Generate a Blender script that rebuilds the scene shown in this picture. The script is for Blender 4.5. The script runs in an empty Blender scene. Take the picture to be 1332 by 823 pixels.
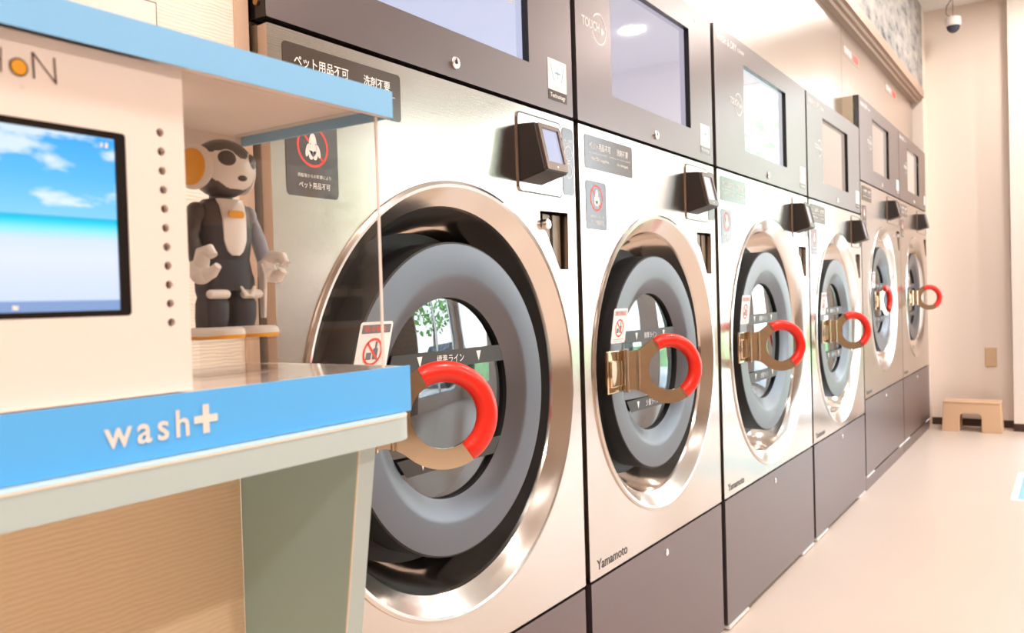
import bpy, bmesh, math, random
from mathutils import Vector, Matrix
random.seed(4)
PI = math.pi
C = bpy.context.scene.collection
sc = bpy.context.scene

# ------------------------------------------------------------------ materials
def new_mat(name):
    m = bpy.data.materials.new(name); m.use_nodes = True
    nt = m.node_tree
    return m, nt, nt.nodes['Principled BSDF']
def mat(name, col, rough=.5, metal=0., spec=.5, emit=None, es=0., coat=0., bump=0., bscale=200., aniso=0., var=0., vscale=6., sub=0.):
    m, nt, b = new_mat(name)
    b.inputs['Base Color'].default_value = (*col, 1)
    b.inputs['Roughness'].default_value = rough
    b.inputs['Metallic'].default_value = metal
    b.inputs['Specular IOR Level'].default_value = spec
    b.inputs['Coat Weight'].default_value = coat
    b.inputs['Coat Roughness'].default_value = .05
    if emit:
        b.inputs['Emission Color'].default_value = (*emit, 1); b.inputs['Emission Strength'].default_value = es
    tc = nt.nodes.new('ShaderNodeTexCoord')
    if bump:
        n = nt.nodes.new('ShaderNodeTexNoise'); n.inputs['Scale'].default_value = bscale; n.inputs['Detail'].default_value = 3
        nt.links.new(tc.outputs['Object'], n.inputs['Vector'])
        bp = nt.nodes.new('ShaderNodeBump'); bp.inputs['Strength'].default_value = bump; bp.inputs['Distance'].default_value = .002
        nt.links.new(n.outputs['Fac'], bp.inputs['Height']); nt.links.new(bp.outputs['Normal'], b.inputs['Normal'])
    if var:
        n = nt.nodes.new('ShaderNodeTexNoise'); n.inputs['Scale'].default_value = vscale; n.inputs['Detail'].default_value = 4
        nt.links.new(tc.outputs['Object'], n.inputs['Vector'])
        mx = nt.nodes.new('ShaderNodeMix'); mx.data_type = 'RGBA'
        mx.inputs[6].default_value = (*[c*(1-var) for c in col], 1); mx.inputs[7].default_value = (*[min(1, c*(1+var)) for c in col], 1)
        nt.links.new(n.outputs['Fac'], mx.inputs[0]); nt.links.new(mx.outputs[2], b.inputs['Base Color'])
    if aniso:
        b.inputs['Anisotropic'].default_value = aniso
        t = nt.nodes.new('ShaderNodeTangent'); t.direction_type = 'RADIAL'; t.axis = 'Z'
        nt.links.new(t.outputs[0], b.inputs['Tangent'])
    return m

def steel_mat(name, col, rough, wav=.35, ring=False):
    m, nt, b = new_mat(name)
    b.inputs['Metallic'].default_value = 1
    b.inputs['Base Color'].default_value = (*col, 1)
    tc = nt.nodes.new('ShaderNodeTexCoord')
    mp = nt.nodes.new('ShaderNodeMapping'); mp.inputs['Scale'].default_value = (40, 3, 420)
    nt.links.new(tc.outputs['Object'], mp.inputs['Vector'])
    n = nt.nodes.new('ShaderNodeTexNoise'); n.inputs['Scale'].default_value = 2.; n.inputs['Detail'].default_value = 3
    nt.links.new(mp.outputs[0], n.inputs['Vector'])
    rm = nt.nodes.new('ShaderNodeMapRange'); rm.inputs['To Min'].default_value = rough*.85; rm.inputs['To Max'].default_value = rough*1.2
    nt.links.new(n.outputs['Fac'], rm.inputs['Value']); nt.links.new(rm.outputs[0], b.inputs['Roughness'])
    n2 = nt.nodes.new('ShaderNodeTexNoise'); n2.inputs['Scale'].default_value = 1.7; n2.inputs['Detail'].default_value = 0
    nt.links.new(tc.outputs['Object'], n2.inputs['Vector'])
    b1 = nt.nodes.new('ShaderNodeBump'); b1.inputs['Strength'].default_value = .06; b1.inputs['Distance'].default_value = .001
    nt.links.new(n.outputs['Fac'], b1.inputs['Height'])
    b2 = nt.nodes.new('ShaderNodeBump'); b2.inputs['Strength'].default_value = wav; b2.inputs['Distance'].default_value = .03
    nt.links.new(n2.outputs['Fac'], b2.inputs['Height']); nt.links.new(b1.outputs[0], b2.inputs['Normal'])
    nt.links.new(b2.outputs[0], b.inputs['Normal'])
    b.inputs['Anisotropic'].default_value = .55
    t = nt.nodes.new('ShaderNodeTangent'); t.direction_type = 'RADIAL'; t.axis = 'X' if ring else 'Z'
    nt.links.new(t.outputs[0], b.inputs['Tangent'])
    return m

def glass_pane_mat(name, tint=(1, 1, 1), rough=0., ior=1.45, film=0., fcol=(.9, .85, .8), gain=1.):
    """clear sheet: see-through with a Fresnel reflection"""
    m = bpy.data.materials.new(name); m.use_nodes = True; nt = m.node_tree; nt.nodes.clear()
    o = nt.nodes.new('ShaderNodeOutputMaterial'); g = nt.nodes.new('ShaderNodeBsdfGlossy'); t = nt.nodes.new('ShaderNodeBsdfTransparent')
    g.inputs['Roughness'].default_value = rough; t.inputs['Color'].default_value = (*tint, 1)
    # Schlick reflectance of a parallel-sided sheet, the same from either side
    lw = nt.nodes.new('ShaderNodeLayerWeight'); lw.inputs['Blend'].default_value = .5
    pw = nt.nodes.new('ShaderNodeMath'); pw.operation = 'POWER'; pw.inputs[1].default_value = 5; nt.links.new(lw.outputs['Facing'], pw.inputs[0])
    f = nt.nodes.new('ShaderNodeMath'); f.operation = 'MULTIPLY_ADD'; f0 = ((ior-1)/(ior+1))**2*gain
    f.inputs[1].default_value = 1-f0; f.inputs[2].default_value = f0; nt.links.new(pw.outputs[0], f.inputs[0])
    mx = nt.nodes.new('ShaderNodeMixShader')
    nt.links.new(f.outputs[0], mx.inputs[0]); nt.links.new(g.outputs[0], mx.inputs[2])
    if film:
        d = nt.nodes.new('ShaderNodeBsdfDiffuse'); d.inputs['Color'].default_value = (*fcol, 1)
        m2 = nt.nodes.new('ShaderNodeMixShader'); m2.inputs[0].default_value = film
        nt.links.new(t.outputs[0], m2.inputs[1]); nt.links.new(d.outputs[0], m2.inputs[2]); nt.links.new(m2.outputs[0], mx.inputs[1])
    else:
        nt.links.new(t.outputs[0], mx.inputs[1])
    nt.links.new(mx.outputs[0], o.inputs[0])
    return m

def wood_mat(name, c1, c2, scale=(1, 1, 9), rough=.5, bump=.3, wscale=9.):
    m, nt, b = new_mat(name)
    tc = nt.nodes.new('ShaderNodeTexCoord'); mp = nt.nodes.new('ShaderNodeMapping'); mp.inputs['Scale'].default_value = scale
    nt.links.new(tc.outputs['Object'], mp.inputs['Vector'])
    w = nt.nodes.new('ShaderNodeTexWave'); w.wave_type = 'BANDS'; w.bands_direction = 'Z'
    w.inputs['Scale'].default_value = wscale; w.inputs['Distortion'].default_value = 5.; w.inputs['Detail'].default_value = 3; w.inputs['Detail Scale'].default_value = 1.4
    nt.links.new(mp.outputs[0], w.inputs['Vector'])
    mx = nt.nodes.new('ShaderNodeMix'); mx.data_type = 'RGBA'; mx.inputs[6].default_value = (*c1, 1); mx.inputs[7].default_value = (*c2, 1)
    nt.links.new(w.outputs['Fac'], mx.inputs[0]); nt.links.new(mx.outputs[2], b.inputs['Base Color'])
    bp = nt.nodes.new('ShaderNodeBump'); bp.inputs['Strength'].default_value = bump; bp.inputs['Distance'].default_value = .001
    nt.links.new(w.outputs['Fac'], bp.inputs['Height']); nt.links.new(bp.outputs[0], b.inputs['Normal'])
    b.inputs['Roughness'].default_value = rough
    return m

M = {}
M['steel'] = steel_mat('brushed_steel', (.64, .57, .515), .18, .55)
M['steel_side'] = mat('steel_side', (.50, .36, .24), .4, .85)  # brown reflected in the gaps between machines, put into the base colour
M['steel_fascia'] = steel_mat('brushed_steel_upper', (.70, .615, .555), .22, .3)
M['ring'] = mat('ring_polished', (.76, .72, .68), .16, 1., aniso=.3)
M['chrome'] = mat('chrome', (.80, .70, .54), .06, 1.)
M['recess'] = mat('recess_polished', (.80, .74, .69), .10, 1.)
M['black'] = mat('black_rubber', (.006, .005, .005), .55)
M['black_gloss'] = mat('black_gloss', (.008, .006, .006), .2)
M['panel'] = mat('dark_satin_panel', (.205, .162, .160), .30, .85, .5)
M['base'] = mat('dark_base_panel', (.22, .172, .175), .33, .85, .5)
M['door'] = mat('door_grey', (.155, .158, .178), .34, .7, .5)
M['glass'] = glass_pane_mat('door_glass', (.62, .58, .60), 0, 1.55, gain=4.)
M['drum'] = mat('drum_steel', (.22, .17, .18), .5, .3)
M['band'] = mat('level_band', (.03, .022, .018), .45)
M['white'] = mat('white_print', (.88, .86, .84), .5)
M['grey_print'] = mat('grey_print', (.5, .5, .5), .5)
M['red'] = mat('red_grip', (.86, .022, .008), .33, coat=.15)
M['red_print'] = mat('red_print', (.80, .07, .05), .5)
M['sticker'] = mat('sticker_dark', (.075, .055, .045), .16, 0, .7)
M['sticker2'] = mat('sticker_slate', (.075, .075, .085), .18, 0, .7)
M['screw'] = mat('nickel', (.85, .83, .80), .25, 1.)
M['shutter'] = mat('slot_shutter', (.26, .19, .13), .4, .3)
M['reader'] = mat('reader_black', (.022, .016, .014), .42)
M['reader_edge'] = mat('reader_bezel', (.12, .075, .055), .3, .3)
M['brass'] = mat('brass_dark', (.45, .26, .12), .3, 1.)
M['lab_dark'] = mat('label_ink', (.05, .035, .03), .4)
M['blue_print'] = mat('blue_print', (.25, .48, .58), .5)
M['slate_print'] = mat('slate_print', (.14, .15, .17), .5)
M['casing'] = mat('cream_casing', (.92, .80, .60), .5)
def screen_mat(name, c, s):
    return mat(name, (.02, .02, .025), .03, 0, .9, emit=c, es=s)
M['scr1'] = screen_mat('display_lavender', (.60, .64, .86), .62)
M['scr2'] = screen_mat('display_pale', (.66, .62, .76), .48)
M['scr3'] = screen_mat('display_white', (.80, .80, .86), .55)
M['scr4'] = screen_mat('display_wall_reflection', (.80, .64, .54), .42)  # beige wall reflected in the far displays, put into their glow colour
# kiosk
M['blue'] = mat('sky_blue_laminate', (.25, .57, .92), .42)
M['blue2'] = mat('sky_blue_print', (.11, .48, .98), .42)
M['kwhite'] = mat('kiosk_white', (.875, .765, .695), .45)
M['kgloss'] = mat('counter_gloss_white', (.875, .765, .695), .10, 0, .6, coat=.5)
M['kgreen'] = mat('pale_green_laminate', (.50, .60, .595), .45)
M['kgreen2'] = mat('sage_laminate', (.37, .53, .53), .5)
M['kedge'] = mat('cream_edge_band', (.85, .74, .58), .5)
M['kwood'] = wood_mat('beech_laminate', (.90, .70, .48), (.86, .65, .43), (1, .35, 1), .5, .10, 60.)
M['acrylic'] = glass_pane_mat('clear_acrylic', (.985, .975, .965), 0, 1.42)
M['acrylic_edge_highlight'] = mat('acrylic_edge_highlight', (.80, .68, .62), .3)  # pinkish highlight along the pane edge, put into an opaque colour
M['orange'] = mat('orange_print', (.93, .42, .02), .4)
M['brown_ink'] = mat('brown_ink', (.09, .035, .03), .45)
M['rwhite'] = mat('robot_white', (.86, .80, .74), .32)
M['rdark'] = mat('robot_charcoal', (.065, .048, .044), .35)
M['rnavy'] = mat('robot_dark_wrap', (.026, .024, .034), .45)
M['reye'] = mat('robot_eye', (.06, .045, .04), .12)
M['rgrey'] = mat('robot_grey', (.33, .35, .42), .4)
# room
M['floor'] = mat('vinyl_floor', (.70, .575, .49), .30, 0, .35, var=.05, vscale=1.6)
M['wall'] = mat('cream_wall', (.80, .69, .61), .7, bump=.15, bscale=90)
M['wall_plain'] = mat('plaster', (.80, .715, .65), .75)
M['ceil'] = mat('ceiling_white', (.80, .76, .74), .8)
M['baseb'] = mat('dark_baseboard', (.045, .018, .010), .4)
M['trimtan'] = mat('tan_trim', (.66, .46, .33), .5)
M['grainwall'] = wood_mat('pale_grain_panel', (.88, .80, .70), (.85, .76, .655), (1, .4, 1), .6, .25, 60.)
M['brownwall'] = wood_mat('brown_wood_wall', (.30, .215, .155), (.25, .175, .125), (1, 1, .3), .5, .2, 10.)
M['cornice'] = mat('cornice_tan', (.42, .265, .195), .45)
M['stool'] = mat('tan_plastic', (.72, .48, .30), .45)
M['platetan'] = mat('tan_plate', (.62, .43, .26), .5)
M['teal'] = mat('teal_print', (.25, .58, .66), .4)
M['camwhite'] = mat('camera_white', (.85, .78, .74), .4)
M['camdome'] = mat('camera_dome', (.05, .045, .07), .12)
M['cable'] = mat('cable_grey', (.30, .24, .23), .5)
M['lampon'] = mat('lamp_diffuser', (1, .95, .9), .5, emit=(1, .90, .76), es=9)
M['alu'] = mat('aluminium_frame', (.75, .75, .75), .35, .8)
M['winglass'] = glass_pane_mat('window_glass', (.97, .99, .98), 0, 1.45)
M['grass'] = mat('lawn', (.24, .42, .16), .9, var=.3, vscale=3)
M['pave'] = mat('paving', (.62, .60, .57), .8, var=.1, vscale=2)
M['leaf'] = mat('leaves', (.18, .42, .08), .8, var=.45, vscale=9)
M['carpaint'] = mat('car_paint', (.05, .055, .075), .2, .3, coat=.6)
M['panelpink'] = mat('pale_pink_panel', (.84, .75, .70), .5)
M['bark'] = mat('bark', (.20, .13, .09), .8)
def stone_mat():
    m, nt, b = new_mat('grey_mottled_wallpaper')
    tc = nt.nodes.new('ShaderNodeTexCoord'); mp = nt.nodes.new('ShaderNodeMapping'); mp.inputs['Scale'].default_value = (1.5, 1.9, 4.6)
    nt.links.new(tc.outputs['Object'], mp.inputs['Vector'])
    n = nt.nodes.new('ShaderNodeTexNoise'); n.inputs['Scale'].default_value = 2.4; n.inputs['Detail'].default_value = 5; n.inputs['Roughness'].default_value = .65
    nt.links.new(mp.outputs[0], n.inputs['Vector'])
    cr = nt.nodes.new('ShaderNodeValToRGB')
    e = cr.color_ramp.elements
    e[0].position = .33; e[0].color = (.07, .06, .06, 1); e[1].position = .66; e[1].color = (.46, .38, .34, 1)
    x = e.new(.45); x.color = (.27, .25, .245, 1)
    nt.links.new(n.outputs['Fac'], cr.inputs[0]); nt.links.new(cr.outputs[0], b.inputs['Base Color'])
    b.inputs['Roughness'].default_value = .7
    return m
M['stone'] = stone_mat()

# ------------------------------------------------------------------ builders
ORG = Vector((0, 0, 0))
def root(name, loc, label, cat, group=None):
    global ORG
    o = bpy.data.objects.new(name, None); C.objects.link(o); o.location = loc; o.empty_display_size = .1
    o['label'] = label; o['category'] = cat
    if group: o['group'] = group
    ORG = Vector(loc)
    return o
def world_origin():
    global ORG
    ORG = Vector((0, 0, 0))
class MB:
    def __init__(s): s.b = bmesh.new(); s.mats = []; s.cur = 0
    def mat(s, m):
        if m not in s.mats: s.mats.append(m)
        s.cur = s.mats.index(m); return s
    def _f(s, vs):
        try:
            f = s.b.faces.new(vs); f.material_index = s.cur; return f
        except ValueError: return None
    def box(s, x0, x1, y0, y1, z0, z1):
        v = [s.b.verts.new((x, y, z)) for x in (x0, x1) for y in (y0, y1) for z in (z0, z1)]
        for q in ((0, 1, 3, 2), (4, 6, 7, 5), (0, 4, 5, 1), (2, 3, 7, 6), (0, 2, 6, 4), (1, 5, 7, 3)): s._f([v[i] for i in q])
        return s
    def hexa(s, a, b):
        """a, b: two quads (4 points each), joined"""
        A = [s.b.verts.new(p) for p in a]; B = [s.b.verts.new(p) for p in b]
        s._f(A[::-1]); s._f(B)
        for i in range(4): s._f([A[i], A[(i+1) % 4], B[(i+1) % 4], B[i]])
        return s
    def lathe(s, prof, cy, cz, seg=96, cap0=False, cap1=False, a0=0, a1=2*PI, cx=0):
        """profile [(r, x)] revolved about the X axis through (cy, cz)"""
        full = abs(a1-a0-2*PI) < 1e-6; n = seg if full else seg+1; rings = []
        for r, x in prof:
            rings.append([s.b.verts.new((cx+x, cy+r*math.cos(a0+(a1-a0)*k/seg), cz+r*math.sin(a0+(a1-a0)*k/seg))) for k in range(n)])
        for i in range(len(rings)-1):
            for k in range(seg):
                k2 = (k+1) % n
                s._f([rings[i][k], rings[i][k2], rings[i+1][k2], rings[i+1][k]])
        if cap0: s._f(rings[0])
        if cap1: s._f(rings[-1][::-1])
        return s
    def zlathe(s, prof, cx, cy, seg=48, cap0=True, cap1=True):
        rings = [[s.b.verts.new((cx+r*math.cos(2*PI*k/seg), cy+r*math.sin(2*PI*k/seg), z)) for k in range(seg)] for r, z in prof]
        for i in range(len(rings)-1):
            for k in range(seg): s._f([rings[i][k], rings[i][(k+1) % seg], rings[i+1][(k+1) % seg], rings[i+1][k]])
        if cap0: s._f(rings[0][::-1])
        if cap1: s._f(rings[-1])
        return s
    def tube(s, pts, rad, seg=16, cap=True):
        pts = [Vector(p) for p in pts]; rad = rad if isinstance(rad, (list, tuple)) else [rad]*len(pts)
        up = Vector((0, 0, 1)); rings = []
        for i, p in enumerate(pts):
            t = (pts[min(i+1, len(pts)-1)]-pts[max(i-1, 0)]).normalized()
            if i == 0:
                n = t.cross(up)
                if n.length < .01: n = t.cross(Vector((1, 0, 0)))
                n.normalize()
            else: n = (n-t*n.dot(t)).normalized()
            bn = t.cross(n)
            rings.append([s.b.verts.new(p+(n*math.cos(2*PI*k/seg)+bn*math.sin(2*PI*k/seg))*rad[i]) for k in range(seg)])
        for i in range(len(rings)-1):
            for k in range(seg): s._f([rings[i][k], rings[i][(k+1) % seg], rings[i+1][(k+1) % seg], rings[i+1][k]])
        if cap: s._f(rings[0][::-1]); s._f(rings[-1])
        return s
    def ell(s, c, r, seg=32, ring=20, rot=None, zmin=-1):
        c = Vector(c); rows = []
        for i in range(ring+1):
            ph = -PI/2+PI*i/ring
            row = []
            for k in range(seg):
                v = Vector((r[0]*math.cos(ph)*math.cos(2*PI*k/seg), r[1]*math.cos(ph)*math.sin(2*PI*k/seg), r[2]*max(zmin, math.sin(ph))))
                if rot: v = rot @ v
                row.append(c+v)
            rows.append(row)
        bot = s.b.verts.new(rows[0][0]); top = s.b.verts.new(rows[-1][0])
        R = [[s.b.verts.new(p) for p in row] for row in rows[1:-1]]
        for i in range(len(R)-1):
            for k in range(seg): s._f([R[i][k], R[i][(k+1) % seg], R[i+1][(k+1) % seg], R[i+1][k]])
        for k in range(seg):
            s._f([bot, R[0][(k+1) % seg], R[0][k]]); s._f([top, R[-1][k], R[-1][(k+1) % seg]])
        return s
    def prism(s, pts, vec):
        A = [s.b.verts.new(p) for p in pts]; B = [s.b.verts.new(Vector(p)+Vector(vec)) for p in pts]
        n = len(A); s._f(A[::-1]); s._f(B)
        for i in range(n): s._f([A[i], A[(i+1) % n], B[(i+1) % n], B[i]])
        return s
    def build(s, name, m=None, parent=None, smooth=False, bevel=0, angle=35, xf=None):
        bmesh.ops.recalc_face_normals(s.b, faces=s.b.faces)
        if xf: s.b.transform(xf)
        bmesh.ops.translate(s.b, verts=s.b.verts, vec=-ORG)
        me = bpy.data.meshes.new(name); s.b.to_mesh(me); s.b.free()
        for mm in (s.mats or [m]): me.materials.append(M[mm] if isinstance(mm, str) else mm)
        if smooth:
            me.shade_smooth(); me.set_sharp_from_angle(angle=math.radians(angle))
        o = bpy.data.objects.new(name, me); C.objects.link(o); o.parent = parent
        if not parent: o.location = ORG
        if bevel:
            bv = o.modifiers.new('bevel', 'BEVEL'); bv.width = bevel; bv.segments = 2; bv.limit_method = 'ANGLE'
        return o
def struct(o): o['kind'] = 'structure'; return o
def tag(o, label, cat, group=None):
    o['label'] = label; o['category'] = cat
    if group: o['group'] = group
    return o
def recenter(o):
    """move a parentless mesh's origin to the middle of its base"""
    vs = [v.co for v in o.data.vertices]
    c = Vector(((min(v.x for v in vs)+max(v.x for v in vs))/2, (min(v.y for v in vs)+max(v.y for v in vs))/2, min(v.z for v in vs)))
    o.data.transform(Matrix.Translation(-c)); o.location = o.location+c
    return o

# 2-D shapes laid on a plane: (a, b) -> O + a*A + b*B, thickness along A x B
FRX = (Vector((0, 1, 0)), Vector((0, 0, 1)))      # facing +X: a = Y, b = Z
def curve_mesh(cu):
    o = bpy.data.objects.new('tmp', cu); C.objects.link(o)
    dg = bpy.context.evaluated_depsgraph_get(); dg.update()
    me = bpy.data.meshes.new_from_object(o.evaluated_get(dg))
    bpy.data.objects.remove(o); bpy.data.curves.remove(cu)
    return me
def lay(me, O, A, B, th):
    N = A.cross(B)
    mt = Matrix(((A.x, B.x, N.x, O.x), (A.y, B.y, N.y, O.y), (A.z, B.z, N.z, O.z), (0, 0, 0, 1)))
    me.transform(mt); me.transform(Matrix.Translation(-ORG)); return me
def finish(me, name, m, parent):
    me.materials.clear(); me.materials.append(M[m])
    me.polygons.foreach_set('use_smooth', [False]*len(me.polygons))
    me.name = name
    o = bpy.data.objects.new(name, me); C.objects.link(o); o.parent = parent
    if not parent: o.location = ORG
    return o
def shape_mesh(outers, holes, th):
    cu = bpy.data.curves.new('tmp', 'CURVE'); cu.dimensions = '2D'; cu.fill_mode = 'BOTH'; cu.extrude = th/2
    for ps in list(outers)+list(holes):
        sp = cu.splines.new('POLY'); sp.points.add(len(ps)-1)
        for p, q in zip(sp.points, ps): p.co = (q[0], q[1], 0, 1)
        sp.use_cyclic_u = True
    return curve_mesh(cu)
def plate(name, outers, m, parent, x0, x1, holes=(), O=None, A=None, B=None, y=0, z=0):
    """flat shape in the YZ plane between X=x0 and X=x1 (or on any plane O,A,B)"""
    th = x1-x0
    me = shape_mesh(outers, holes, th)
    if A is None: A, B = FRX; O = Vector(((x0+x1)/2, y, z))
    lay(me, O, A, B, th)
    return finish(me, name, m, parent)
def rrect(a0, a1, b0, b1, r, n=6):
    if r <= 0: return [(a0, b0), (a1, b0), (a1, b1), (a0, b1)]
    P = []
    for ca, cb, s in ((a1-r, b0+r, -90), (a1-r, b1-r, 0), (a0+r, b1-r, 90), (a0+r, b0+r, 180)):
        for k in range(n+1):
            t = math.radians(s+90*k/n); P.append((ca+r*math.cos(t), cb+r*math.sin(t)))
    return P
def circ(a, b, r, n=40, rb=None, rot=0):
    rb = rb or r; P = []
    for k in range(n):
        t = 2*PI*k/n; u, v = r*math.cos(t), rb*math.sin(t)
        P.append((a+u*math.cos(rot)-v*math.sin(rot), b+u*math.sin(rot)+v*math.cos(rot)))
    return P
def arcband(a, b, r0, r1, t0, t1, n=40):
    P = [(a+r1*math.cos(t0+(t1-t0)*k/n), b+r1*math.sin(t0+(t1-t0)*k/n)) for k in range(n+1)]
    return P+[(a+r0*math.cos(t1-(t1-t0)*k/n), b+r0*math.sin(t1-(t1-t0)*k/n)) for k in range(n+1)]
def bar(a0, b0, a1, b1, w):
    d = Vector((a1-a0, b1-b0)).normalized(); n = Vector((-d.y, d.x))*w/2
    return [(a0+n.x, b0+n.y), (a0-n.x, b0-n.y), (a1-n.x, b1-n.y), (a1+n.x, b1+n.y)]
def text(s, width, height, m, parent, a, b, X, name='lettering', O=None, A=None, B=None, bold=0, th=.0006, space=1.):
    """text whose bounding box is width x height with its lower-left corner at (a, b)"""
    cu = bpy.data.curves.new('tmp', 'FONT'); cu.body = s; cu.size = 1; cu.offset = bold; cu.extrude = 0; cu.resolution_u = 3; cu.space_character = space
    me = curve_mesh(cu)
    if not len(me.vertices): return None
    xs = [v.co.x for v in me.vertices]; ys = [v.co.y for v in me.vertices]
    x0, y0 = min(xs), min(ys); w = max(xs)-x0; h = max(ys)-y0
    if height is None: sy = sx = width/w
    elif width is None: sx = sy = height/h
    else: sx, sy = width/w, height/h
    me.transform(Matrix.Translation((-x0, -y0, 0))); me.transform(Matrix.Diagonal((sx, sy, 1, 1))); me.transform(Matrix.Translation((a, b, 0)))
    if A is None: A, B = FRX; O = Vector((X, 0, 0))
    lay(me, O, A, B, 0)
    return finish(me, name, m, parent)
def deco(name, shapes, m, parent, X, O=None, A=None, B=None, y=0, z=0):
    """printed marks: several outlines (outer, holes) as one flat mesh"""
    base = bmesh.new()
    for outer, holes in shapes:
        me = shape_mesh([outer], holes, .0)
        base.from_mesh(me); bpy.data.meshes.remove(me)
    me = bpy.data.meshes.new(name); base.to_mesh(me); base.free()
    if A is None: A, B = FRX; O = Vector((X, y, z))
    lay(me, O, A, B, 0)
    return finish(me, name, m, parent)

# ------------------------------------------------------------------ camera
cam = bpy.data.cameras.new('camera'); co = bpy.data.objects.new('camera', cam); C.objects.link(co)
yaw, pitch, roll = .5898, -.0190, -.0290
F = Vector((-math.sin(yaw)*math.cos(pitch), math.cos(yaw)*math.cos(pitch), math.sin(pitch)))
R_ = F.cross(Vector((0, 0, 1))).normalized(); U_ = R_.cross(F)
R2 = R_*math.cos(roll)+U_*math.sin(roll); U2 = -R_*math.sin(roll)+U_*math.cos(roll)
co.matrix_world = Matrix(((R2.x, U2.x, -F.x, 1.0), (R2.y, U2.y, -F.y, 0), (R2.z, U2.z, -F.z, 1.160), (0, 0, 0, 1)))
cam.sensor_width = 36; cam.lens = 1090/1332*36; cam.clip_start = .02
cam.dof.use_dof = True; cam.dof.focus_distance = 1.45; cam.dof.aperture_fstop = 7.5
sc.camera = co

# ------------------------------------------------------------------ room
world_origin()
XR, YB, YF, ZC = 4.6, -3.2, 7.93, 3.50
def wall(name, m, *b): return struct(MB().box(*b).build(name, m))
struct(MB().box(-.2, XR, YB, YF, -.1, 0).build('floor', 'floor'))
struct(MB().box(-.8, XR, YB, YF, ZC, ZC+.1).build('ceiling', 'ceil'))
# left side: grain panel wall beside the machines, dark plinth space behind them
wall('wall_left', 'grainwall', -.8, -.035, YB, .822, 0, ZC)
wall('trim_1', 'trimtan', -.8, -.030, .822, .846, 0, ZC)
wall('wall_back', 'brownwall', -.2, XR, YB-.1, YB, 0, ZC)
wall('added_wainscot', 'baseb', -.2, XR, YB, YB+.02, 0, .62)  # unseen dark wainscot, added for the chrome handles to reflect
# far wall with a window bay on the right
wall('wall_far', 'wall', -.8, 1.02, YF, YF+.12, 0, ZC)
wall('wall_column', 'wall_plain', .600, 1.02, YF-.17, YF, 0, ZC)
wall('baseboard_far', 'baseb', -.3, .600, YF-.008, YF, 0, .062)
wall('baseboard_column', 'baseb', .596, 1.02, YF-.178, YF-.17, 0, .062)
wall('wall_above_window', 'wall_plain', 1.02, XR, YF, YF+.12, 3.15, ZC)
wall('wall_between_windows', 'wall_plain', 2.0, 3.1, YF, YF+.12, 0, 3.15)
wall('wall_corner', 'wall_plain', 4.45, XR, YF, YF+.12, 0, 3.15)
wall('wall_below_window', 'wall_plain', 3.1, 4.45, YF, YF+.12, 0, .35)
wall('wall_right', 'wall_plain', XR, XR+.12, 5.6, 5.62, 0, 2.75)
wall('wall_right_wood', 'brownwall', XR, XR+.12, YB-.1, 5.6, 0, ZC)
wall('wall_right_corner', 'wall_plain', XR, XR+.12, 7.6, YF+.12, 0, ZC)
wall('wall_right_top', 'wall_plain', XR, XR+.12, 5.6, 7.6, 3.15, ZC)
wall('wall_right_sill', 'wall_plain', XR, XR+.12, 5.62, 7.6, 0, .25)
def window(n, axis, a0, a1, z0, z1, pos, mull):
    f = MB()
    def bx(u0, u1, w0, w1):
        if axis == 'Y': f.box(u0, u1, pos+.03, pos+.09, w0, w1)
        else: f.box(pos+.03, pos+.09, u0, u1, w0, w1)
    bx(a0, a1, z0, z0+.05); bx(a0, a1, z1-.05, z1)
    for u in [a0]+mull+[a1-.05]: bx(u, u+.05, z0+.05, z1-.05)
    w = struct(f.build('window_%d' % n, 'alu'))
    g = MB()
    if axis == 'Y': g.box(a0+.05, a1-.05, pos+.058, pos+.064, z0+.05, z1-.05)
    else: g.box(pos+.058, pos+.064, a0+.05, a1-.05, z0+.05, z1-.05)
    g.build('window_pane', 'winglass', w)
window(1, 'Y', 1.02, 2.0, 0, 3.15, YF, [])
window(2, 'Y', 3.1, 4.45, .35, 3.15, YF, [])
window(3, 'X', 5.62, 7.6, .25, 3.15, XR, [6.6])
# upper wall over the machines, cornice, mottled wallpaper
for i, (y0, y1) in enumerate(((.848, 1.9), (1.905, 2.968), (2.974, 5.118), (5.124, 7.70))):
    wall('wall_upper_%d' % (i+1), 'steel_fascia', -.12, -.09, y0, y1, 1.9, 2.75)
wall('wall_upper_back', 'black', -.8, -.125, .85, 7.72, 0, 2.75)
m = MB()
prof = [(-.12, 2.705), (-.055, 2.705), (-.050, 2.722), (-.030, 2.722), (-.022, 2.735), (0.0, 2.735), (0.0, 2.80), (-.12, 2.80)]
m.prism([(x, .85, z) for x, z in prof], (0, 6.87, 0)); struct(m.build('trim_2', 'cornice'))
wall('wall_upper_papered', 'stone', -.8, -.010, .85, 7.735, 2.80, ZC)
wall('wall_end_return', 'wall', -.8, -.010, 7.735, YF, 0, ZC)

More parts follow.
